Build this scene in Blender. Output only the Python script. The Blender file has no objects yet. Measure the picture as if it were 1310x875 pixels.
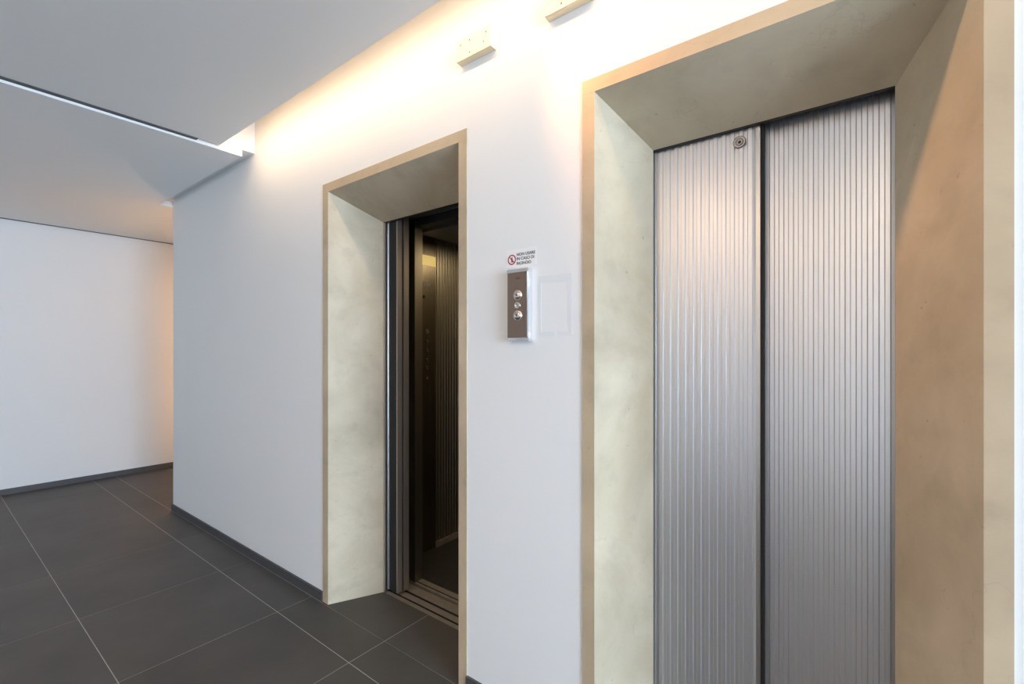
import bpy, bmesh, math, random
from mathutils import Vector, Matrix

random.seed(7)
SC = bpy.context.scene
COL = SC.collection

# ------------------------------------------------------------------ camera
IW, IH = 1310, 875
F_PX, Y_HORIZON, YAW = 592.8, 447.1, math.radians(37.5)
cam_d = bpy.data.cameras.new('camera')
cam_d.sensor_fit = 'HORIZONTAL'
cam_d.sensor_width = 36.0
cam_d.lens = 36.0 * F_PX / IW
cam_d.shift_y = (Y_HORIZON - IH / 2) / IW
cam_d.clip_start = 0.02
cam = bpy.data.objects.new('camera', cam_d)
COL.objects.link(cam)
cam.location = (0.0, -1.406, 1.40)
cam.rotation_euler = (math.radians(90), 0, YAW)
SC.camera = cam

# ------------------------------------------------------------------ world, lights, exposure
SC.view_settings.view_transform = 'Standard'
SC.view_settings.look = 'None'
SC.view_settings.gamma = 1.0
SC.view_settings.use_curve_mapping = False
SC.view_settings.exposure = 0.0

world = bpy.data.worlds.new('daylight')
SC.world = world
world.use_nodes = True
bg = world.node_tree.nodes['Background']
bg.inputs[0].default_value = (0.80, 0.90, 1.0, 1)
bg.inputs[1].default_value = 0.5

DAY = (0.69, 0.89, 1.12)
WARM = (1.0, 0.68, 0.40)
AMBER = (1.0, 0.56, 0.25)


def area(name, loc, direction, sx, sy, power, color, spread=180):
    d = bpy.data.lights.new(name, 'AREA')
    d.shape = 'RECTANGLE'
    d.size, d.size_y = sx, sy
    d.energy = power
    d.color = color
    d.spread = math.radians(spread)
    o = bpy.data.objects.new(name, d)
    COL.objects.link(o)
    o.location = loc
    o.rotation_euler = Vector(direction).to_track_quat('-Z', 'Y').to_euler()
    return o


# daylight entering by the glazed end of the hall
area('daylight_end_window', (5.95, -1.9, 1.45), (-1, 0, 0), 2.8, 2.3, 510, DAY)
area('far_wall_fill', (-5.2, -3.55, 1.4), (0, 1, 0), 2.4, 2.2, 9, DAY)  # added unseen light to brighten the far wall
# warm strip lights hidden on the edge of the dropped ceiling
for i, x in enumerate((-2.60, -1.40, -0.20, 1.00)):
    area('cove_strip_light', (x, -0.235, 2.765), (0, 0.7, -0.7), 1.18, 0.03, 3.6, (1.0, 0.72, 0.46))
# added unseen warm strip, put in for the doors' warm reflections
area('added_reflection_strip', (-0.6, -3.365, 2.765), (0, -0.6, -0.8), 5.0, 0.03, 27, WARM)
# warm recessed ceiling lights over the middle of the hall
for x in (-1.1, 0.5):
    area('ceiling_downlight', (x, -2.4, 2.668), (0, 0, -1), 0.45, 0.30, 12, (1.0, 0.66, 0.38))
# added unseen warm spot in the cove to tint the right-hand doorway's jamb
sp = bpy.data.lights.new('jamb_tint_spot', 'SPOT')
sp.energy = 52
sp.color = (1.0, 0.43, 0.15)
sp.spot_size = math.radians(62)
sp.spot_blend = 1.0
sp.shadow_soft_size = 0.03
spo = bpy.data.objects.new('jamb_tint_spot', sp)
COL.objects.link(spo)
spo.location = (-1.05, -0.215, 2.725)
spo.rotation_euler = Vector((1.15, 0.30, -1.45)).to_track_quat('-Z', 'Y').to_euler()
# weak lamp in the ceiling of the lift car
area('car_lamp', (-1.75, 1.2, 2.14), (0, 0, -1), 0.5, 0.35, 5.0, (1.0, 0.80, 0.48))
# added unseen panel for the far wall's warm glow, and the corridor's lamp
area('added_far_wall_glow', (-4.82, 1.35, 1.25), (-1, 0, 0), 0.8, 2.2, 20, AMBER, 55)
pl = bpy.data.lights.new('corridor_lamp', 'POINT')
pl.energy = 5.0
pl.color = AMBER
pl.shadow_soft_size = 0.04
plo = bpy.data.objects.new('corridor_lamp', pl)
COL.objects.link(plo)
plo.location = (-5.15, 0.24, 1.95)


# ------------------------------------------------------------------ materials
def new_mat(name):
    m = bpy.data.materials.new(name)
    m.use_nodes = True
    nt = m.node_tree
    return m, nt, nt.nodes['Principled BSDF']


def N(nt, kind, **kw):
    n = nt.nodes.new(kind)
    for k, v in kw.items():
        setattr(n, k, v)
    return n


def simple(name, rgb, rough=0.5, metal=0.0, emit=None, strength=0.0, noise=0.0, scale=8.0, bump=0.0):
    m, nt, p = new_mat(name)
    p.inputs['Base Color'].default_value = (*rgb, 1)
    p.inputs['Roughness'].default_value = rough
    p.inputs['Metallic'].default_value = metal
    if emit:
        p.inputs['Emission Color'].default_value = (*emit, 1)
        p.inputs['Emission Strength'].default_value = strength
    if noise or bump:
        tc = N(nt, 'ShaderNodeNewGeometry')
        nz = N(nt, 'ShaderNodeTexNoise')
        nz.inputs['Scale'].default_value = scale
        nz.inputs['Detail'].default_value = 6
        nt.links.new(tc.outputs['Position'], nz.inputs['Vector'])
        if noise:
            cr = N(nt, 'ShaderNodeValToRGB')
            cr.color_ramp.elements[0].position = 0.3
            cr.color_ramp.elements[1].position = 0.7
            cr.color_ramp.elements[0].color = (*[c * (1 - noise) for c in rgb], 1)
            cr.color_ramp.elements[1].color = (*[min(1, c * (1 + noise)) for c in rgb], 1)
            nt.links.new(nz.outputs['Fac'], cr.inputs[0])
            nt.links.new(cr.outputs[0], p.inputs['Base Color'])
        if bump:
            b = N(nt, 'ShaderNodeBump')
            b.inputs['Strength'].default_value = bump
            b.inputs['Distance'].default_value = 0.002
            nt.links.new(nz.outputs['Fac'], b.inputs['Height'])
            nt.links.new(b.outputs[0], p.inputs['Normal'])
    return m


def stone_mat(name, dark, light):
    m, nt, p = new_mat(name)
    geo = N(nt, 'ShaderNodeNewGeometry')
    big = N(nt, 'ShaderNodeTexNoise')
    big.inputs['Scale'].default_value = 3.2
    big.inputs['Detail'].default_value = 8
    big.inputs['Roughness'].default_value = 0.62
    big.inputs['Distortion'].default_value = 0.6
    nt.links.new(geo.outputs['Position'], big.inputs['Vector'])
    cr = N(nt, 'ShaderNodeValToRGB')
    e = cr.color_ramp.elements
    e[0].position, e[0].color = 0.30, (*dark, 1)
    e[1].position, e[1].color = 0.68, (*light, 1)
    nt.links.new(big.outputs['Fac'], cr.inputs[0])
    # small dark pits and hairline marks
    pit = N(nt, 'ShaderNodeTexNoise')
    pit.inputs['Scale'].default_value = 38
    pit.inputs['Detail'].default_value = 3
    nt.links.new(geo.outputs['Position'], pit.inputs['Vector'])
    pr = N(nt, 'ShaderNodeValToRGB')
    pr.color_ramp.elements[0].position, pr.color_ramp.elements[0].color = 0.20, (0.62, 0.58, 0.53, 1)
    pr.color_ramp.elements[1].position, pr.color_ramp.elements[1].color = 0.29, (1, 1, 1, 1)
    nt.links.new(pit.outputs['Fac'], pr.inputs[0])
    mul = N(nt, 'ShaderNodeMixRGB', blend_type='MULTIPLY')
    mul.inputs[0].default_value = 1.0
    nt.links.new(cr.outputs[0], mul.inputs[1])
    nt.links.new(pr.outputs[0], mul.inputs[2])
    # broad darker blotches and a few hairline cracks
    last = mul
    for sc_, det, lo_, hi_, p0, p1 in ((1.7, 4, 0.84, 1.0, 0.36, 0.52), (9.0, 5, 0.90, 1.0, 0.30, 0.46)):
        n2 = N(nt, 'ShaderNodeTexNoise')
        n2.inputs['Scale'].default_value = sc_
        n2.inputs['Detail'].default_value = det
        nt.links.new(geo.outputs['Position'], n2.inputs['Vector'])
        r2 = N(nt, 'ShaderNodeMapRange')
        r2.inputs['From Min'].default_value, r2.inputs['From Max'].default_value = p0, p1
        r2.inputs['To Min'].default_value, r2.inputs['To Max'].default_value = lo_, hi_
        nt.links.new(n2.outputs['Fac'], r2.inputs['Value'])
        m2 = N(nt, 'ShaderNodeMixRGB', blend_type='MULTIPLY')
        m2.inputs[0].default_value = 1.0
        nt.links.new(last.outputs[0], m2.inputs[1])
        nt.links.new(r2.outputs[0], m2.inputs[2])
        last = m2
    vein = N(nt, 'ShaderNodeTexNoise')
    vein.inputs['Scale'].default_value = 3.1
    vein.inputs['Detail'].default_value = 5
    nt.links.new(geo.outputs['Position'], vein.inputs['Vector'])
    sub = N(nt, 'ShaderNodeMath', operation='SUBTRACT')
    sub.inputs[1].default_value = 0.585
    nt.links.new(vein.outputs['Fac'], sub.inputs[0])
    ab = N(nt, 'ShaderNodeMath', operation='ABSOLUTE')
    nt.links.new(sub.outputs[0], ab.inputs[0])
    vr = N(nt, 'ShaderNodeMapRange')
    vr.inputs['From Min'].default_value, vr.inputs['From Max'].default_value = 0.0, 0.004
    vr.inputs['To Min'].default_value, vr.inputs['To Max'].default_value = 0.90, 1.0
    nt.links.new(ab.outputs[0], vr.inputs['Value'])
    m3 = N(nt, 'ShaderNodeMixRGB', blend_type='MULTIPLY')
    m3.inputs[0].default_value = 1.0
    nt.links.new(last.outputs[0], m3.inputs[1])
    nt.links.new(vr.outputs[0], m3.inputs[2])
    nt.links.new(m3.outputs[0], p.inputs['Base Color'])
    p.inputs['Roughness'].default_value = 0.55
    b = N(nt, 'ShaderNodeBump')
    b.inputs['Strength'].default_value = 0.25
    b.inputs['Distance'].default_value = 0.002
    nt.links.new(pit.outputs['Fac'], b.inputs['Height'])
    nt.links.new(b.outputs[0], p.inputs['Normal'])
    return m


def tile_mat():
    m, nt, p = new_mat('charcoal_tile')
    geo = N(nt, 'ShaderNodeNewGeometry')
    nz = N(nt, 'ShaderNodeTexNoise')
    nz.inputs['Scale'].default_value = 2.4
    nz.inputs['Detail'].default_value = 9
    nz.inputs['Roughness'].default_value = 0.6
    nt.links.new(geo.outputs['Position'], nz.inputs['Vector'])
    cr = N(nt, 'ShaderNodeValToRGB')
    e = cr.color_ramp.elements
    e[0].position, e[0].color = 0.3, (0.066, 0.059, 0.053, 1)
    e[1].position, e[1].color = 0.7, (0.095, 0.085, 0.076, 1)
    nt.links.new(nz.outputs['Fac'], cr.inputs[0])
    # every tile a little different
    ri = N(nt, 'ShaderNodeMapRange')
    ri.inputs['To Min'].default_value = 0.92
    ri.inputs['To Max'].default_value = 1.08
    nt.links.new(geo.outputs['Random Per Island'], ri.inputs['Value'])
    mul = N(nt, 'ShaderNodeMixRGB', blend_type='MULTIPLY')
    mul.inputs[0].default_value = 1.0
    nt.links.new(cr.outputs[0], mul.inputs[1])
    nt.links.new(ri.outputs[0], mul.inputs[2])
    nt.links.new(mul.outputs[0], p.inputs['Base Color'])
    p.inputs['Roughness'].default_value = 0.5
    p.inputs['Specular IOR Level'].default_value = 0.35
    b = N(nt, 'ShaderNodeBump')
    b.inputs['Strength'].default_value = 0.15
    b.inputs['Distance'].default_value = 0.001
    nt.links.new(nz.outputs['Fac'], b.inputs['Height'])
    nt.links.new(b.outputs[0], p.inputs['Normal'])
    return m


def metal_mat(name, rgb, rough, streak=0.08, metal=1.0):
    m, nt, p = new_mat(name)
    geo = N(nt, 'ShaderNodeNewGeometry')
    mp = N(nt, 'ShaderNodeMapping')
    mp.inputs['Scale'].default_value = (260, 260, 0.4)
    nt.links.new(geo.outputs['Position'], mp.inputs['Vector'])
    nz = N(nt, 'ShaderNodeTexNoise')
    nz.inputs['Scale'].default_value = 1.0
    nz.inputs['Detail'].default_value = 4
    nt.links.new(mp.outputs[0], nz.inputs['Vector'])
    mr = N(nt, 'ShaderNodeMapRange')
    mr.inputs['To Min'].default_value = rough - streak
    mr.inputs['To Max'].default_value = rough + streak
    nt.links.new(nz.outputs['Fac'], mr.inputs['Value'])
    nt.links.new(mr.outputs[0], p.inputs['Roughness'])
    p.inputs['Base Color'].default_value = (*rgb, 1)
    p.inputs['Metallic'].default_value = metal
    return m


WALL = simple('white_wall_paint', (0.80, 0.795, 0.785), 0.7, noise=0.012, scale=1.5, bump=0.03)
CEIL = simple('ceiling_paint', (0.86, 0.865, 0.86), 0.8)
COVE = simple('cove_paint', (0.80, 0.79, 0.77), 0.8)
TILE = tile_mat()
GROUT = simple('grey_grout', (0.44, 0.415, 0.38), 0.9, noise=0.1, scale=20)
SKIRT = simple('slate_skirting', (0.072, 0.069, 0.071), 0.5, noise=0.08, scale=12)
STONE = stone_mat('beige_stone_face', (0.485, 0.40, 0.275), (0.615, 0.53, 0.39))
EDGE = stone_mat('honey_stone_edge', (0.485, 0.375, 0.245), (0.575, 0.455, 0.305))
STEEL = metal_mat('brushed_steel_door', (0.71, 0.725, 0.745), 0.34, 0.0, 0.84)
STEEL_EDGE = metal_mat('brushed_steel_edge', (0.60, 0.58, 0.56), 0.30)
CARSTEEL = metal_mat('lift_car_steel', (0.40, 0.36, 0.30), 0.36)
PANELSTEEL = metal_mat('control_panel_steel', (0.25, 0.21, 0.16), 0.30)
BRONZE = metal_mat('bronzed_steel_plate', (0.27, 0.205, 0.165), 0.38, 0.05)
CHROME = simple('polished_chrome', (0.85, 0.85, 0.86), 0.16, 1.0)
BUTTON = simple('satin_button_metal', (0.70, 0.64, 0.58), 0.22, 1.0)
SATIN = simple('satin_metal_edge', (0.42, 0.37, 0.33), 0.38, 0.75)
BLACK = simple('black_rubber', (0.012, 0.012, 0.012), 0.7)
SHAFT = simple('shaft_concrete', (0.05, 0.048, 0.045), 0.9, noise=0.15, scale=6)
HEADER = simple('black_header_and_gap_shade', (0.015, 0.014, 0.014), 0.6)
SILL = simple('worn_aluminium_sill', (0.30, 0.26, 0.21), 0.42, 0.35, noise=0.12, scale=30)
CARFLOOR = simple('black_car_floor', (0.022, 0.021, 0.020), 0.55, noise=0.2, scale=30)
CREAM = simple('cream_plastic', (0.88, 0.76, 0.53), 0.5)
SCREW = simple('dull_screw', (0.20, 0.18, 0.15), 0.5, 0.6)
STICKER = simple('white_sticker', (0.84, 0.83, 0.83), 0.4)
RED = simple('sign_red', (0.42, 0.03, 0.05), 0.5)
INK = simple('black_ink', (0.03, 0.03, 0.035), 0.6)
TAPE = simple('old_clear_tape', (0.745, 0.755, 0.765), 0.4)
LOGO = simple('dark_etching', (0.10, 0.075, 0.06), 0.6)
AMBER_GLINT = simple('amber_lamp_reflection', (0.4, 0.3, 0.08), 0.3, emit=(1.0, 0.70, 0.20), strength=0.55)
GAP_SHADE = simple('painted_gap_shade', (0.10, 0.10, 0.10), 0.7)
FRAME = simple('window_frame_grey', (0.25, 0.26, 0.27), 0.5)


# ------------------------------------------------------------------ mesh helpers
class MB:
    def __init__(self):
        self.bm = bmesh.new()

    def hexa(self, p):
        """eight corners: four bottom (counter-clockwise from above), four top"""
        v = [self.bm.verts.new(q) for q in p]
        for f in ((3, 2, 1, 0), (4, 5, 6, 7), (0, 1, 5, 4), (1, 2, 6, 5), (2, 3, 7, 6), (3, 0, 4, 7)):
            self.bm.faces.new([v[i] for i in f])
        return self

    def box(self, x0, x1, y0, y1, z0, z1):
        return self.hexa([(x0, y0, z0), (x1, y0, z0), (x1, y1, z0), (x0, y1, z0),
                          (x0, y0, z1), (x1, y0, z1), (x1, y1, z1), (x0, y1, z1)])

    def prism(self, pts, z0, z1):
        """pts: plan outline, counter-clockwise"""
        a = [self.bm.verts.new((x, y, z0)) for x, y in pts]
        b = [self.bm.verts.new((x, y, z1)) for x, y in pts]
        n = len(pts)
        self.bm.faces.new(a[::-1])
        self.bm.faces.new(b)
        for i in range(n):
            j = (i + 1) % n
            self.bm.faces.new((a[i], a[j], b[j], b[i]))
        return self

    def lathe(self, prof, mat, seg=32):
        """profile (r, h) about local z, placed by mat"""
        rings = []
        for r, hh in prof:
            if r < 1e-6:
                rings.append([self.bm.verts.new(mat @ Vector((0, 0, hh)))])
            else:
                rings.append([self.bm.verts.new(mat @ Vector((r * math.cos(2 * math.pi * k / seg),
                                                              r * math.sin(2 * math.pi * k / seg), hh)))
                              for k in range(seg)])
        for A, B in zip(rings, rings[1:]):
            for k in range(seg):
                j = (k + 1) % seg
                if len(A) == 1 and len(B) == 1:
                    continue
                if len(A) == 1:
                    self.bm.faces.new((A[0], B[k], B[j]))
                elif len(B) == 1:
                    self.bm.faces.new((A[k], A[j], B[0]))
                else:
                    self.bm.faces.new((A[k], A[j], B[j], B[k]))
        return self

    def bevel(self, w, seg=2, edges=None):
        es = edges or [e for e in self.bm.edges if len(e.link_faces) == 2 and e.calc_face_angle(0) > 0.5]
        bmesh.ops.bevel(self.bm, geom=es, offset=w, segments=seg, profile=0.7, affect='EDGES')
        return self

    def build(self, name, mat, parent=None, smooth=False):
        bmesh.ops.recalc_face_normals(self.bm, faces=self.bm.faces)
        me = bpy.data.meshes.new(name)
        self.bm.to_mesh(me)
        self.bm.free()
        mats = mat if isinstance(mat, (list, tuple)) else [mat]
        for m in mats:
            me.materials.append(m)
        if smooth:
            for p in me.polygons:
                p.use_smooth = True
        o = bpy.data.objects.new(name, me)
        COL.objects.link(o)
        if parent:
            o.parent = parent
            o.matrix_parent_inverse = Matrix.Translation(-parent.location)
        return o


def thing(name, label, cat, loc, group=None):
    o = bpy.data.objects.new(name, None)
    COL.objects.link(o)
    o.empty_display_size = 0.1
    o.location = loc
    o['label'], o['category'], o['kind'] = label, cat, 'thing'
    if group:
        o['group'] = group
    return o


def struct(o):
    o['kind'] = 'structure'
    return o


FACE_OUT = Matrix.Rotation(math.radians(90), 4, 'X')       # local z -> world -y (towards the hall)
FACE_RIGHT = Matrix.Rotation(math.radians(90), 4, 'Y')     # local z -> world +x


# ------------------------------------------------------------------ the setting
H_WALL = 3.00
XL, XR, YB, YK = -6.59, 6.00, -3.60, 2.60      # far wall, glazed end, entrance front, corridor end
X_CORNER = -4.80
P1 = dict(xo0=-2.401, xi0=-2.348, xi1=-1.3576, xo1=-1.311, xd0=-2.217, xd1=-1.489)
P2 = dict(xo0=-0.7734, xi0=-0.7275, xi1=0.1973, xo1=0.2424, xd0=-0.6262, xd1=0.0609)
ZT, ZI, ZD, YD = 2.3134, 2.2666, 2.1336, 0.265

# lift wall, with the two door openings
m = MB()
m.box(X_CORNER, P1['xo0'], 0, YD, 0, H_WALL)
m.box(P1['xo1'], P2['xo0'], 0, YD, 0, H_WALL)
m.box(P2['xo1'], XR, 0, YD, 0, H_WALL)
m.box(P1['xo0'], P1['xo1'], 0, YD, ZT, H_WALL)
m.box(P2['xo0'], P2['xo1'], 0, YD, ZT, H_WALL)
struct(m.build('wall_lifts', WALL))
struct(MB().box(X_CORNER, X_CORNER + 0.2, YD, YK, 0, H_WALL).build('wall_corridor', WALL))
struct(MB().box(XL - 0.2, XL, YB, YK, 0, H_WALL).build('wall_far', WALL))
struct(MB().box(XL, X_CORNER + 0.2, YK, YK + 0.2, 0, H_WALL).build('wall_corridor_end', WALL))

# entrance front behind the camera: a glazed entrance and a wide window
m = MB()
m.box(XL - 0.2, -6.4, YB - 0.2, YB, 0, H_WALL)
m.box(-6.4, -4.0, YB - 0.2, YB, 2.5, H_WALL)
m.box(-4.0, 1.4, YB - 0.2, YB, 0, H_WALL)
m.box(1.4, 4.6, YB - 0.2, YB, 2.45, H_WALL)
m.box(1.4, 4.6, YB - 0.2, YB, 0, 0.55)
m.box(4.6, XR + 0.2, YB - 0.2, YB, 0, H_WALL)
struct(m.build('wall_entrance', WALL))
m = MB()
m.box(XR, XR + 0.2, YB, -3.3, 0, H_WALL)
m.box(XR, XR + 0.2, -3.3, -0.5, 2.6, H_WALL)
m.box(XR, XR + 0.2, -3.3, -0.5, 0, 0.3)
m.box(XR, XR + 0.2, -0.5, YD, 0, H_WALL)
struct(m.build('wall_window', WALL))


def grid_frame(name, along, a0, a1, fixed, z0, z1, nx):
    m = MB()
    t = 0.03
    for k in range(nx + 1):
        c = a0 + (a1 - a0) * k / nx
        if along == 'x':
            m.box(c - t, c + t, fixed - 0.14, fixed - 0.08, z0, z1)
        else:
            m.box(fixed + 0.08, fixed + 0.14, c - t, c + t, z0, z1)
    for z in (z0 + t, z1 - t):
        if along == 'x':
            m.box(a0, a1, fixed - 0.135, fixed - 0.085, z - t, z + t)
        else:
            m.box(fixed + 0.085, fixed + 0.135, a0, a1, z - t, z + t)
    return struct(m.build(name, FRAME))


grid_frame('door_1', 'x', -6.4, -4.0, YB, 0, 2.5, 3)
grid_frame('window_1', 'x', 1.4, 4.6, YB, 0.55, 2.45, 3)
grid_frame('window_2', 'y', -3.3, -0.5, XR, 0.3, 2.6, 3)

# floor: one mesh, a grout bed with a separate slab for every tile
gx = [-6.60, -6.06, -5.40, -4.72, -4.006, -3.25, -2.50, -1.84, -1.14, -0.42, 0.30, 1.02, 1.74, 2.46, 3.18, 3.90, 4.62, 5.34, 6.00]
gy = [YB, -2.86, -2.195, -1.53, -0.8685, -0.2062, 0.0]
g = 0.0018
m = MB()


def tile(x0, x1, y0, y1):
    m.box(x0 + g, x1 - g, y0 + g, y1 - g, -0.01, 0.0)


for i in range(len(gx) - 1):
    for j in range(len(gy) - 1):
        tile(gx[i], gx[i + 1], gy[j], gy[j + 1] if gy[j + 1] < 0 else -0.012)
for (px0, px1) in ((P1['xo0'], P1['xo1']), (P2['xo0'], P2['xo1'])):
    cuts = [px0] + [x for x in gx if px0 < x < px1] + [px1]
    for a, b in zip(cuts, cuts[1:]):
        m.box(a + (g if a != px0 else 0), b - (g if b != px1 else 0), -0.012 - 0.0001, YD, -0.01, 0.0)
for (a, b) in ((XL, -5.40), (-5.40, X_CORNER)):
    for c, d in ((-0.012, 0.46), (0.46, 1.12), (1.12, 1.78), (1.78, YK)):
        tile(a, b, c, d)
n_tile = len(m.bm.faces)
m.box(XL, XR, YB, YD, -0.06, -0.0008)
m.box(XL, X_CORNER, YD, YK, -0.06, -0.0008)
m.bm.faces.ensure_lookup_table()
for f in m.bm.faces[n_tile:]:
    f.material_index = 1
struct(m.build('floor', [TILE, GROUT]))

# ceilings: slab above, dropped ceiling over the hall, lower soffit to the left
XS, Z1, Z2 = -3.240, 2.676, 2.660
m = MB()
m.box(XL - 0.2, XR + 0.2, YB - 0.2, YK + 0.2, H_WALL, H_WALL + 0.15)
struct(m.build('ceiling_slab', COVE))
m = MB()
m.box(XS + 0.035, XR, -3.38, -0.222, Z1, Z1 + 0.02)
m.box(XS + 0.035, XS + 0.055, -3.38, -0.222, Z1 + 0.02, H_WALL)
struct(m.build('ceiling_hall', CEIL))
m = MB()
GAP = 0.078
m.prism([(XL + 0.03, YB), (XS, YB), (XS, -GAP), (X_CORNER - GAP, -GAP), (X_CORNER - GAP, YK), (XL + 0.03, YK)], Z2, 2.7051)
m.prism([(XL, YB), (XS, YB), (XS, 0), (X_CORNER, 0), (X_CORNER, YK), (XL, YK)], 2.705, 2.825)
m.box(XS - 0.12, XS, YB, 0, 2.825, H_WALL)
struct(m.build('ceiling_left', CEIL))
# shade of the gaps put in as dark strips: between ceilings, atop far wall
struct(MB().box(XS + 0.001, XS + 0.034, -3.38, -0.34, Z1 - 0.003, Z1 + 0.02).build('gap_shade_strip_1', GAP_SHADE))
struct(MB().box(XL, XL + 0.029, YB, YK, Z2 - 0.004, Z2 + 0.02).build('gap_shade_strip_2', GAP_SHADE))

# skirting
for i, (a, b) in enumerate(((X_CORNER - 0.01, P1['xo0']), (P1['xo1'], P2['xo0']), (P2['xo1'], XR))):
    struct(MB().box(a, b, -0.011, 0, 0, 0.055).build('baseboard_lifts_%d' % (i + 1), SKIRT))
struct(MB().box(XL, XL + 0.012, YB, YK, 0, 0.056).build('baseboard_far', SKIRT))
struct(MB().box(X_CORNER - 0.011, X_CORNER, 0, YK, 0, 0.055).build('baseboard_corridor', SKIRT))

# lift shafts behind the wall
m = MB()
for x0, x1 in ((-2.95, -1.0), (-1.0, 0.65)):
    m.box(x0, x0 + 0.1, YD, 2.35, -0.3, H_WALL)
    m.box(x1 - 0.1, x1, YD, 2.35, -0.3, H_WALL)
    m.box(x0, x1, 2.25, 2.35, -0.3, H_WALL)
    m.box(x0, x1, YD, 2.35, -0.35, -0.25)
m.box(-2.95, 0.65, YD, 0.275, -0.3, -0.06)
struct(m.build('wall_shaft', SHAFT))


# ------------------------------------------------------------------ stone surrounds
def front_edge(m):
    for f in m.bm.faces:
        if abs(f.calc_center_median().y + 0.004) < 0.0015:
            f.material_index = 1


def surround(P, label):
    t = thing('elevator_surround', label, 'door surround', ((P['xo0'] + P['xo1']) / 2, 0, 0), 'stone surrounds of the elevator doors')
    yf = -0.004
    c = 0.0006

    def jamb(xo, xi, xd):
        m = MB()
        p = [(xo, yf), (xi, yf), (xd, YD), (xo, YD)]
        zt = [ZI - c, ZI - c, ZD - c, ZD - c]
        if xi < xo:
            p = [p[1], p[0], p[3], p[2]]
            zt = [zt[1], zt[0], zt[3], zt[2]]
        m.hexa([(x, y, 0.0) for x, y in p] + [(x, y, z) for (x, y), z in zip(p, zt)])
        m.bevel(0.0025, 2)
        front_edge(m)
        m.build('jamb', [STONE, EDGE], t)
    jamb(P['xo0'], P['xi0'], P['xd0'])
    jamb(P['xo1'], P['xi1'], P['xd1'])
    m = MB()
    x0, x1 = P['xo0'], P['xo1']
    m.hexa([(x0, yf, ZI), (x1, yf, ZI), (x1, YD, ZD), (x0, YD, ZD),
            (x0, yf, ZT), (x1, yf, ZT), (x1, YD, ZT), (x0, YD, ZT)])
    m.bevel(0.0025, 2)
    front_edge(m)
    m.build('lintel', [STONE, EDGE], t)
    return t


surround(P1, 'beige stone surround framing the open elevator doorway')
surround(P2, 'beige stone surround framing the closed corrugated steel elevator doors')


# ------------------------------------------------------------------ fluted panels
PITCH = 0.02700
# trapezoid ribs: (position along one pitch from a rib's right edge, depth behind the face)
PROF = [(0.0, 0.0), (0.0026, 0.0048), (0.0132, 0.0048), (0.0158, 0.0)]


def flutes(m, a0, a1, first, z0, z1, put, back):
    """fluted sheet from a0 to a1; put(a, depth) -> (x, y); back = depth of the rear face"""
    pts = []
    k0 = math.floor((a0 - first) / PITCH) - 1
    k1 = math.ceil((a1 - first) / PITCH) + 1
    for k in range(k0, k1):
        for s, d in PROF:
            a = first + k * PITCH + s
            if a0 + 0.0005 < a < a1 - 0.0005:
                pts.append((a, d))
    pts = [(a0, 0.0008)] + pts + [(a1, 0.0008)]
    lo = [m.bm.verts.new((*put(a, d), z0)) for a, d in pts]
    hi = [m.bm.verts.new((*put(a, d), z1)) for a, d in pts]
    bl = [m.bm.verts.new((*put(a, back), z)) for a, z in ((a0, z0), (a1, z0), (a1, z1), (a0, z1))]
    for i in range(len(pts) - 1):
        m.bm.faces.new((lo[i], lo[i + 1], hi[i + 1], hi[i]))
    m.bm.faces.new((lo[0], hi[0], bl[3], bl[0]))
    m.bm.faces.new((lo[-1], bl[1], bl[2], hi[-1]))
    m.bm.faces.new(bl)
    m.bm.faces.new([bl[0], bl[1]] + lo[::-1])
    m.bm.faces.new(hi + [bl[2], bl[3]])
    return m


Y_SLOW, Y_FAST, THICK = 0.285, 0.327, 0.036


def door_panel(parent, x0, x1, y, first, strip=0.012, rubber=0.014, strip_right=True, zt=2.20, lip=False):
    """fluted steel leaf; its leading (right) edge carries a plain strip and a black rubber lip"""
    m = MB()
    xe = x1 - (strip + rubber if strip_right else 0.0)
    flutes(m, x0, xe, first, 0.012, zt, lambda a, d: (a, y + d), THICK)
    p = m.build('door_panel', STEEL, parent)
    if strip_right:
        if lip:
            xr = x1 - 0.009
            s = MB().box(xr, x1, y + 0.002, y + THICK, 0.012, zt).bevel(0.002).build('edge_strip', SATIN, p)
            r = MB().box(xe + 0.0003, xr - 0.0003, y + 0.008, y + THICK - 0.006, 0.012, zt).build('rubber_seal', BLACK, p)
        else:
            s = MB().box(xe + 0.0003, xe + strip, y - 0.001, y + THICK, 0.012, zt).bevel(0.005, 3).build('edge_strip', STEEL_EDGE, p)
            r = MB().box(xe + strip + 0.0003, x1, y + 0.006, y + THICK - 0.006, 0.012, zt).build('rubber_seal', BLACK, p)
        s['label'] = 'smooth steel edge strip'
        r['label'] = 'black rubber edge seal'
    return p


def header(parent, x0, x1):
    MB().box(x0, x1, 0.2665, 0.2835, 2.1312, 2.24).build('header', HEADER, parent)['label'] = 'black header and painted gap shade over the door panels'  # black bar also paints in the shade of the gap over the panels


def black_grooves(m):  # groove faces take the second, black material
    for f in m.bm.faces:
        c = f.calc_center_median()
        if -0.0205 <= c.z < -0.009 and len(f.verts) == 4 and max(v.co.z for v in f.verts) <= -0.0015 and min(v.co.z for v in f.verts) > -0.03:
            f.material_index = 1


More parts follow.
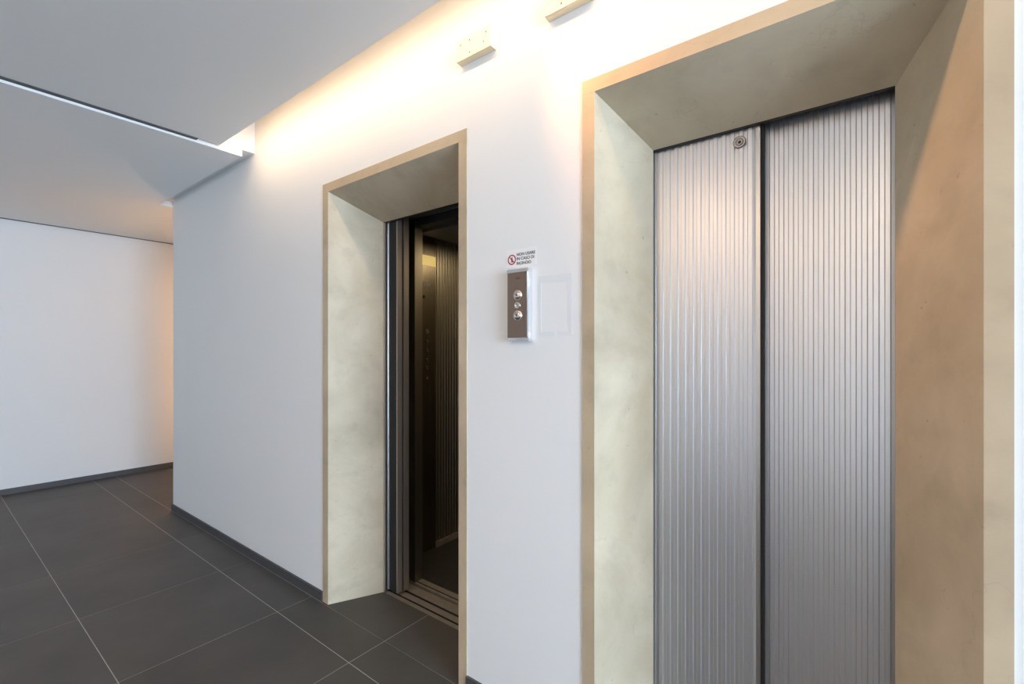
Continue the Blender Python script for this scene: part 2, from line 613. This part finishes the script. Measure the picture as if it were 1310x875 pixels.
def landing_sill(parent, x0, x1):
    m = MB()
    cross = [(0.266, -0.002), (0.294, -0.002), (0.294, -0.02), (0.306, -0.02), (0.306, -0.002), (0.346, -0.002),
             (0.346, -0.02), (0.360, -0.02), (0.360, -0.002), (0.425, -0.002), (0.425, -0.05), (0.266, -0.05)]
    a = [m.bm.verts.new((x0, y, z)) for y, z in cross]
    b = [m.bm.verts.new((x1, y, z)) for y, z in cross]
    n = len(cross)
    m.bm.faces.new(a)
    m.bm.faces.new(b[::-1])
    for i in range(n):
        j = (i + 1) % n
        m.bm.faces.new((a[i], b[i], b[j], a[j]))
    black_grooves(m)
    s = m.build('sill', [SILL, BLACK], parent)
    s['label'] = 'worn aluminium sill with two grooves'


# closed doors of the right-hand lift
t2 = thing('landing_door', 'closed pair of corrugated steel elevator door panels with dark seam', 'elevator door', (-0.28, 0.30, 0.0), 'steel elevator doors')
XSEAM = -0.2675
left_leaf = door_panel(t2, -0.70, XSEAM, Y_SLOW, -0.5995, strip=0.013, rubber=0.010)
door_panel(t2, XSEAM - 0.06, 0.16, Y_FAST, -0.1365, strip_right=False)
header(t2, -0.75, 0.20)
landing_sill(t2, -0.70, 0.13)
# release lock rosette on the left leaf
m = MB()
Mx = Matrix.Translation((-0.339, Y_SLOW - 0.0002, 2.092)) @ FACE_OUT
m.lathe([(0.0, 0.0012), (0.0065, 0.0012), (0.0075, 0.004), (0.009, 0.004), (0.0095, 0.0015), (0.0145, 0.0015), (0.0155, 0.0042), (0.0185, 0.0042), (0.0195, 0.0), (0.0195, -0.001)], Mx, 40)
m.build('release_lock', STEEL_EDGE, left_leaf, smooth=False)['label'] = 'small round release lock near the top'
m = MB()
m.lathe([(0.0, 0.0020), (0.0055, 0.0020), (0.0055, 0.0013)], Mx, 6)
m.build('lock_core', BLACK, left_leaf)
m = MB()
for ra, rb, hh in ((0.0098, 0.0120, 0.0030), (0.0178, 0.0196, 0.0047)):
    m.lathe([(ra, 0.0010), (ra, hh), (rb, hh), (rb, 0.0010), (ra, 0.0010)], Mx, 40)
m.build('lock_ring', LOGO, left_leaf)['label'] = 'dark rings of the release lock'

# open doors of the left-hand lift: both leaves slid to the left
t1 = thing('landing_door', 'open elevator door with its steel panels stacked at the left jamb', 'elevator door', (-1.85, 0.30, 0.0), 'steel elevator doors')
door_panel(t1, -2.50, -2.120, Y_SLOW, -2.50, strip=0.009, rubber=0.068, lip=True)  # seal widened so its black covers the leaf face beside it
door_panel(t1, -2.50, -2.112, Y_FAST, -2.50, strip=0.009, rubber=0.020, lip=True)
MB().box(-2.232, -2.203, 0.2665, 0.2835, 0.0, 2.130).bevel(0.002).build('frame_strip', STEEL_EDGE, t1)['label'] = 'bright metal strip at the jamb'
header(t1, -2.52, -1.44)
landing_sill(t1, -2.55, -1.42)

# ------------------------------------------------------------------ lift car
car = thing('elevator_car', 'dark elevator car interior seen through the open doorway', 'elevator car', (-1.8, 1.2, 0.0))
CX0, CX1, CY0, CY1, CZ = -2.43, -1.25, 0.445, 1.95, 2.185
PY0, PY1 = 0.66, 0.868
m = MB()
flutes(m, PY1 + 0.002, CY1, PY1, 0.042, CZ, lambda a, d: (CX0 - d, a), 0.03)
m.build('fluted_wall', CARSTEEL, car)['label'] = 'fluted metal side wall'
for bx in ((CX0 - 0.03, CX0, 0.51, PY0 - 0.001), (CX0 - 0.03, CX1 + 0.03, CY1, CY1 + 0.03), (CX1, CX1 + 0.03, CY0, CY1)):
    MB().box(*bx, 0.0, CZ).build('car_wall', CARSTEEL, car)
MB().box(CX0 - 0.0, CX0 + 0.012, PY1, CY1, 0.0, 0.04).bevel(0.003).build('kick_plate', SILL, car)['label'] = 'pale kick plate'
# front returns and transom
for a, b in ((CX0 - 0.03, -2.16), (-1.47, CX1)):
    MB().box(a, b, 0.449, 0.509, 0.0, CZ).bevel(0.003).build('front_return', CARSTEEL, car)
MB().box(-2.16, -1.47, 0.449, 0.509, 2.137, CZ).build('transom', HEADER, car)
# ceiling with a lowered tray
m = MB()
m.box(CX0 - 0.03, CX1 + 0.03, CY0, CY1, CZ, CZ + 0.05)
m.build('car_ceiling', simple('car_ceiling_grey', (0.16, 0.155, 0.15), 0.5), car)
MB().box(CX0 + 0.12, CX1 - 0.12, 0.62, CY1 - 0.12, CZ - 0.03, CZ - 0.001).bevel(0.004).build('ceiling_tray', simple('car_tray_grey', (0.13, 0.125, 0.12), 0.45), car)
m = MB()
m.box(CX0, CX1, 0.51, CY1, -0.05, 0.0)
m.build('car_floor', CARFLOOR, car)
m = MB()
cross = [(0.445, -0.002), (0.462, -0.002), (0.462, -0.02), (0.470, -0.02), (0.470, -0.002), (0.509, -0.002), (0.509, -0.05), (0.445, -0.05)]
a = [m.bm.verts.new((-2.43, y, z)) for y, z in cross]
b = [m.bm.verts.new((-1.25, y, z)) for y, z in cross]
m.bm.faces.new(a)
m.bm.faces.new(b[::-1])
for i in range(len(cross)):
    j = (i + 1) % len(cross)
    m.bm.faces.new((a[i], b[i], b[j], a[j]))
black_grooves(m)
m.build('car_sill', [SILL, BLACK], car)
# control panel on the side wall
cp = MB().box(CX0 - 0.02, CX0 + 0.004, PY0, PY1, 0.001, CZ).bevel(0.002).build('control_panel', PANELSTEEL, car)
cp['label'] = 'dark steel control panel with a column of buttons'
XP = CX0 + 0.004
MB().box(XP + 0.0005, XP + 0.004, 0.725, 0.862, 1.982, 2.052).bevel(0.001).build('lamp_glint', AMBER_GLINT, cp)['label'] = 'amber glow painted in for a lamp reflection'  # glowing patch painted in for a lamp's reflection on the steel
MB().box(XP + 0.0005, XP + 0.002, 0.752, 0.815, 1.838, 1.864).build('notice_plate', simple('notice_grey', (0.30, 0.28, 0.24), 0.5), cp)
MB().lathe([(0.0, 0.004), (0.010, 0.003), (0.012, 0.0005)], Matrix.Translation((XP, 0.757, 1.764)) @ FACE_RIGHT, 20).build('key_switch', BLACK, cp)
for k, z in enumerate((1.525, 1.46, 1.395, 1.329, 1.272, 1.204)):
    r = 0.016 if k == 0 else 0.012
    Mk = Matrix.Translation((XP, 0.788, z)) @ FACE_RIGHT
    MB().lathe([(0.0, 0.002), (r * 0.62, 0.002), (r * 0.66, 0.005), (r * 0.95, 0.005), (r, 0.0005)], Mk, 24).build('button', LOGO if k else CARSTEEL, cp)

# ------------------------------------------------------------------ call station
cs = thing('call_station', 'bronze-faced elevator call panel with chrome side and three round buttons', 'call panel', (-1.031, 0.0, 1.56))
X0, X1, YF, Z0, ZC = -1.080, -0.984, -0.026, 1.432, 1.700
m = MB()
# body: rounded chrome right-hand cheek, in plan
pl_ = [(X0 + 0.002, -0.0005), (X0 + 0.002, YF + 0.003), (X1 - 0.010, YF + 0.003), (X1 - 0.006, YF + 0.0005), (X1 - 0.002, YF + 0.004), (X1, YF + 0.010), (X1, -0.0005)]
m.prism(pl_, Z0 + 0.004, ZC - 0.004)
m.build('housing', CHROME, cs)['label'] = 'chrome housing and side cheek'
plate = MB().box(X0, X1 - 0.011, YF - 0.0005, YF + 0.0026, Z0 + 0.012, ZC - 0.013).bevel(0.001).build('face_plate', BRONZE, cs)
for nm, za, zb in (('end_cap', ZC - 0.0127, ZC), ('end_cap', Z0, Z0 + 0.0117)):
    MB().box(X0 - 0.001, X1 + 0.001, YF - 0.0015, -0.0005, za, zb).bevel(0.0035, 3).build(nm, CHROME, cs)
XB = -1.032
for z, r in ((1.6025, 0.0182), (1.5265, 0.0182)):
    Mk = Matrix.Translation((XB, YF - 0.0005, z)) @ FACE_OUT
    b_ = MB().lathe([(0.0, 0.0078), (r * 0.35, 0.0074), (r * 0.68, 0.0058), (r * 0.85, 0.0036), (r * 0.90, 0.0012), (r * 1.0, 0.0022), (r * 1.06, 0.0016), (r * 1.10, 0.0)], Mk, 36).build('button', BUTTON, cs, smooth=True)
    # triangle mark pointing up or down
    up = 1 if z > 1.56 else -1
    m = MB()
    s = 0.0052
    tri = [(-s, -s * 0.7 * up), (s, -s * 0.7 * up), (0, s * 0.9 * up)]
    fr = [m.bm.verts.new((XB + x, YF - 0.0093, z + zz)) for x, zz in tri]
    bk = [m.bm.verts.new((XB + x, YF - 0.0065, z + zz)) for x, zz in tri]
    m.bm.faces.new(fr)
    m.bm.faces.new(bk[::-1])
    for i in range(3):
        m.bm.faces.new((fr[i], fr[(i + 1) % 3], bk[(i + 1) % 3], bk[i]))
    m.build('arrow_mark', LOGO, b_)
Mk = Matrix.Translation((XB, YF - 0.0005, 1.5645)) @ FACE_OUT
kb = MB().lathe([(0.0, 0.0025), (0.006, 0.0025), (0.0065, 0.0048), (0.0120, 0.0044), (0.0137, 0.0)], Mk, 30).build('key_switch', BUTTON, cs, smooth=False)
MB().box(XB - 0.0008, XB + 0.0008, YF - 0.0036, YF - 0.0029, 1.5605, 1.5685).build('key_slot', LOGO, kb)
# small etched emblem
m = MB()
for k in range(3):
    x = XB - 0.007 + k * 0.007
    hgt = (0.006, 0.008, 0.006)[k]
    m.hexa([(x - 0.003, YF - 0.0012, 1.6645 - hgt / 2), (x + 0.002, YF - 0.0012, 1.6645 - hgt / 2), (x + 0.002, YF - 0.0006, 1.6645 - hgt / 2), (x - 0.003, YF - 0.0006, 1.6645 - hgt / 2),
            (x - 0.001, YF - 0.0012, 1.6645 + hgt / 2), (x + 0.004, YF - 0.0012, 1.6645 + hgt / 2), (x + 0.004, YF - 0.0006, 1.6645 + hgt / 2), (x - 0.001, YF - 0.0006, 1.6645 + hgt / 2)])
m.build('emblem', LOGO, cs)

# ------------------------------------------------------------------ fire notice
sg = thing('fire_notice', 'small white fire notice sticker with red symbol above the call panel', 'sign', (-1.035, 0.0, 1.745))
MB().box(-1.1044, -0.966, -0.0012, -0.0003, 1.7125, 1.780).build('sticker', STICKER, sg)
m = MB()
SX, SZ = -1.0785, 1.7425
Mk = Matrix.Translation((SX, -0.0012, SZ)) @ FACE_OUT
m.lathe([(0.0150, 0.0001), (0.0150, 0.0005), (0.0196, 0.0005), (0.0196, 0.0001), (0.0150, 0.0001)], Mk, 40)
d = 0.0150 * math.cos(math.radians(45))
w = 0.0013
m.hexa([(SX - d - w, -0.0017, SZ + d - w), (SX - d - w, -0.0013, SZ + d - w), (SX - d + w, -0.0013, SZ + d + w), (SX - d + w, -0.0017, SZ + d + w),
        (SX + d - w, -0.0017, SZ - d - w), (SX + d - w, -0.0013, SZ - d - w), (SX + d + w, -0.0013, SZ - d + w), (SX + d + w, -0.0017, SZ - d + w)])
m.build('prohibition_ring', RED, sg)
m = MB()
# walking figure inside the ring
Mf = Matrix.Translation((SX + 0.0005, -0.0012, SZ + 0.0088)) @ FACE_OUT
m.lathe([(0.0, 0.0004), (0.0024, 0.0004), (0.0024, 0.0001)], Mf, 16)


def limb(x0, z0, x1, z1, w):
    dx, dz = x1 - x0, z1 - z0
    L = math.hypot(dx, dz)
    nx, nz = -dz / L * w, dx / L * w
    m.hexa([(SX + x0 - nx, -0.0016, SZ + z0 - nz), (SX + x0 + nx, -0.0016, SZ + z0 + nz), (SX + x0 + nx, -0.0013, SZ + z0 + nz), (SX + x0 - nx, -0.0013, SZ + z0 - nz),
            (SX + x1 - nx, -0.0016, SZ + z1 - nz), (SX + x1 + nx, -0.0016, SZ + z1 + nz), (SX + x1 + nx, -0.0013, SZ + z1 + nz), (SX + x1 - nx, -0.0013, SZ + z1 - nz)])


limb(0.0, 0.006, 0.0, -0.002, 0.0019)
limb(0.0, -0.001, -0.0045, -0.0115, 0.0013)
limb(0.0, -0.001, 0.0042, -0.0115, 0.0013)
limb(0.0, 0.005, -0.005, -0.001, 0.0010)
limb(0.0, 0.005, 0.005, 0.000, 0.0010)
m.build('figure', INK, sg)
# lettering
for k, (txt, z) in enumerate((('NON USARE', 1.7542), ('IN CASO DI', 1.7378), ('INCENDIO', 1.7206))):
    cu = bpy.data.curves.new('lettering', 'FONT')
    cu.body = txt
    cu.size = 0.0155
    cu.extrude = 0.0002
    cu.offset = 0.0002
    tmp = bpy.data.objects.new('lettering_source', cu)
    COL.objects.link(tmp)
    bpy.context.view_layer.update()
    me = bpy.data.meshes.new_from_object(tmp.evaluated_get(bpy.context.evaluated_depsgraph_get()))
    bpy.data.objects.remove(tmp)
    me.materials.clear()
    me.materials.append(INK)
    wdt = max(v.co.x for v in me.vertices)
    target = (0.086, 0.081, 0.067)[k]
    me.transform(Matrix.Scale(target / wdt, 4, (1, 0, 0)))
    me.transform(Matrix.Rotation(math.radians(90), 4, 'X'))
    o = bpy.data.objects.new('lettering', me)
    COL.objects.link(o)
    o.parent = sg
    o.location = Vector((-1.056, -0.0015, z)) - sg.location

# ------------------------------------------------------------------ tape marks
tp = MB()
tx0, tx1, tz0, tz1 = -0.954, -0.815, 1.447, 1.667
tp.box(tx0, tx1, -0.0009, -0.0003, tz1 - 0.026, tz1)
tp.box(tx0, tx0 + 0.010, -0.0009, -0.0003, tz0, tz1 - 0.026)
tp.box(tx1 - 0.014, tx1, -0.0009, -0.0003, tz0 + 0.004, tz1 - 0.026)
tp.box(tx0 + 0.010, tx0 + 0.070, -0.0009, -0.0003, tz0, tz0 + 0.017)
tp.box(tx0 + 0.082, tx1 - 0.014, -0.0009, -0.0003, tz0 + 0.004, tz0 + 0.017)
tape = tp.build('tape_residue', TAPE)
tape['label'] = 'faint rectangle of old tape left on the white wall beside the call panel'
tape['category'] = 'tape'
tape['kind'] = 'thing'


# ------------------------------------------------------------------ boxes high on the wall
def wall_box(x0, x1, label):
    z0, z1, dp = 2.577, 2.665, 0.034
    t = thing('junction_box', label, 'junction box', ((x0 + x1) / 2, 0, z0), 'cream boxes high on the lift wall')
    MB().box(x0, x1, -dp + 0.008, -0.0005, z0, z1).bevel(0.002).build('back_box', CREAM, t)
    cv = MB().box(x0 + 0.001, x1 - 0.001, -dp, -dp + 0.0075, z0 + 0.001, z1 - 0.001).bevel(0.002).build('cover', CREAM, t)
    for fx, fz in ((0.13, 0.72), (0.87, 0.72), (0.40, 0.2), (0.40, 0.75), (0.80, 0.35)):
        Mk = Matrix.Translation((x0 + (x1 - x0) * fx, -dp, z0 + (z1 - z0) * fz)) @ FACE_OUT
        MB().lathe([(0.0, 0.0008), (0.003, 0.0012), (0.004, 0.0)], Mk, 12).build('screw', SCREW, cv)
    return t


wall_box(-1.342, -1.157, 'cream junction box high on the white wall, between the two doorways, whole box in view')
wall_box(-0.909, -0.732, 'cream junction box at the top edge, above the corner of the closed elevator surround')
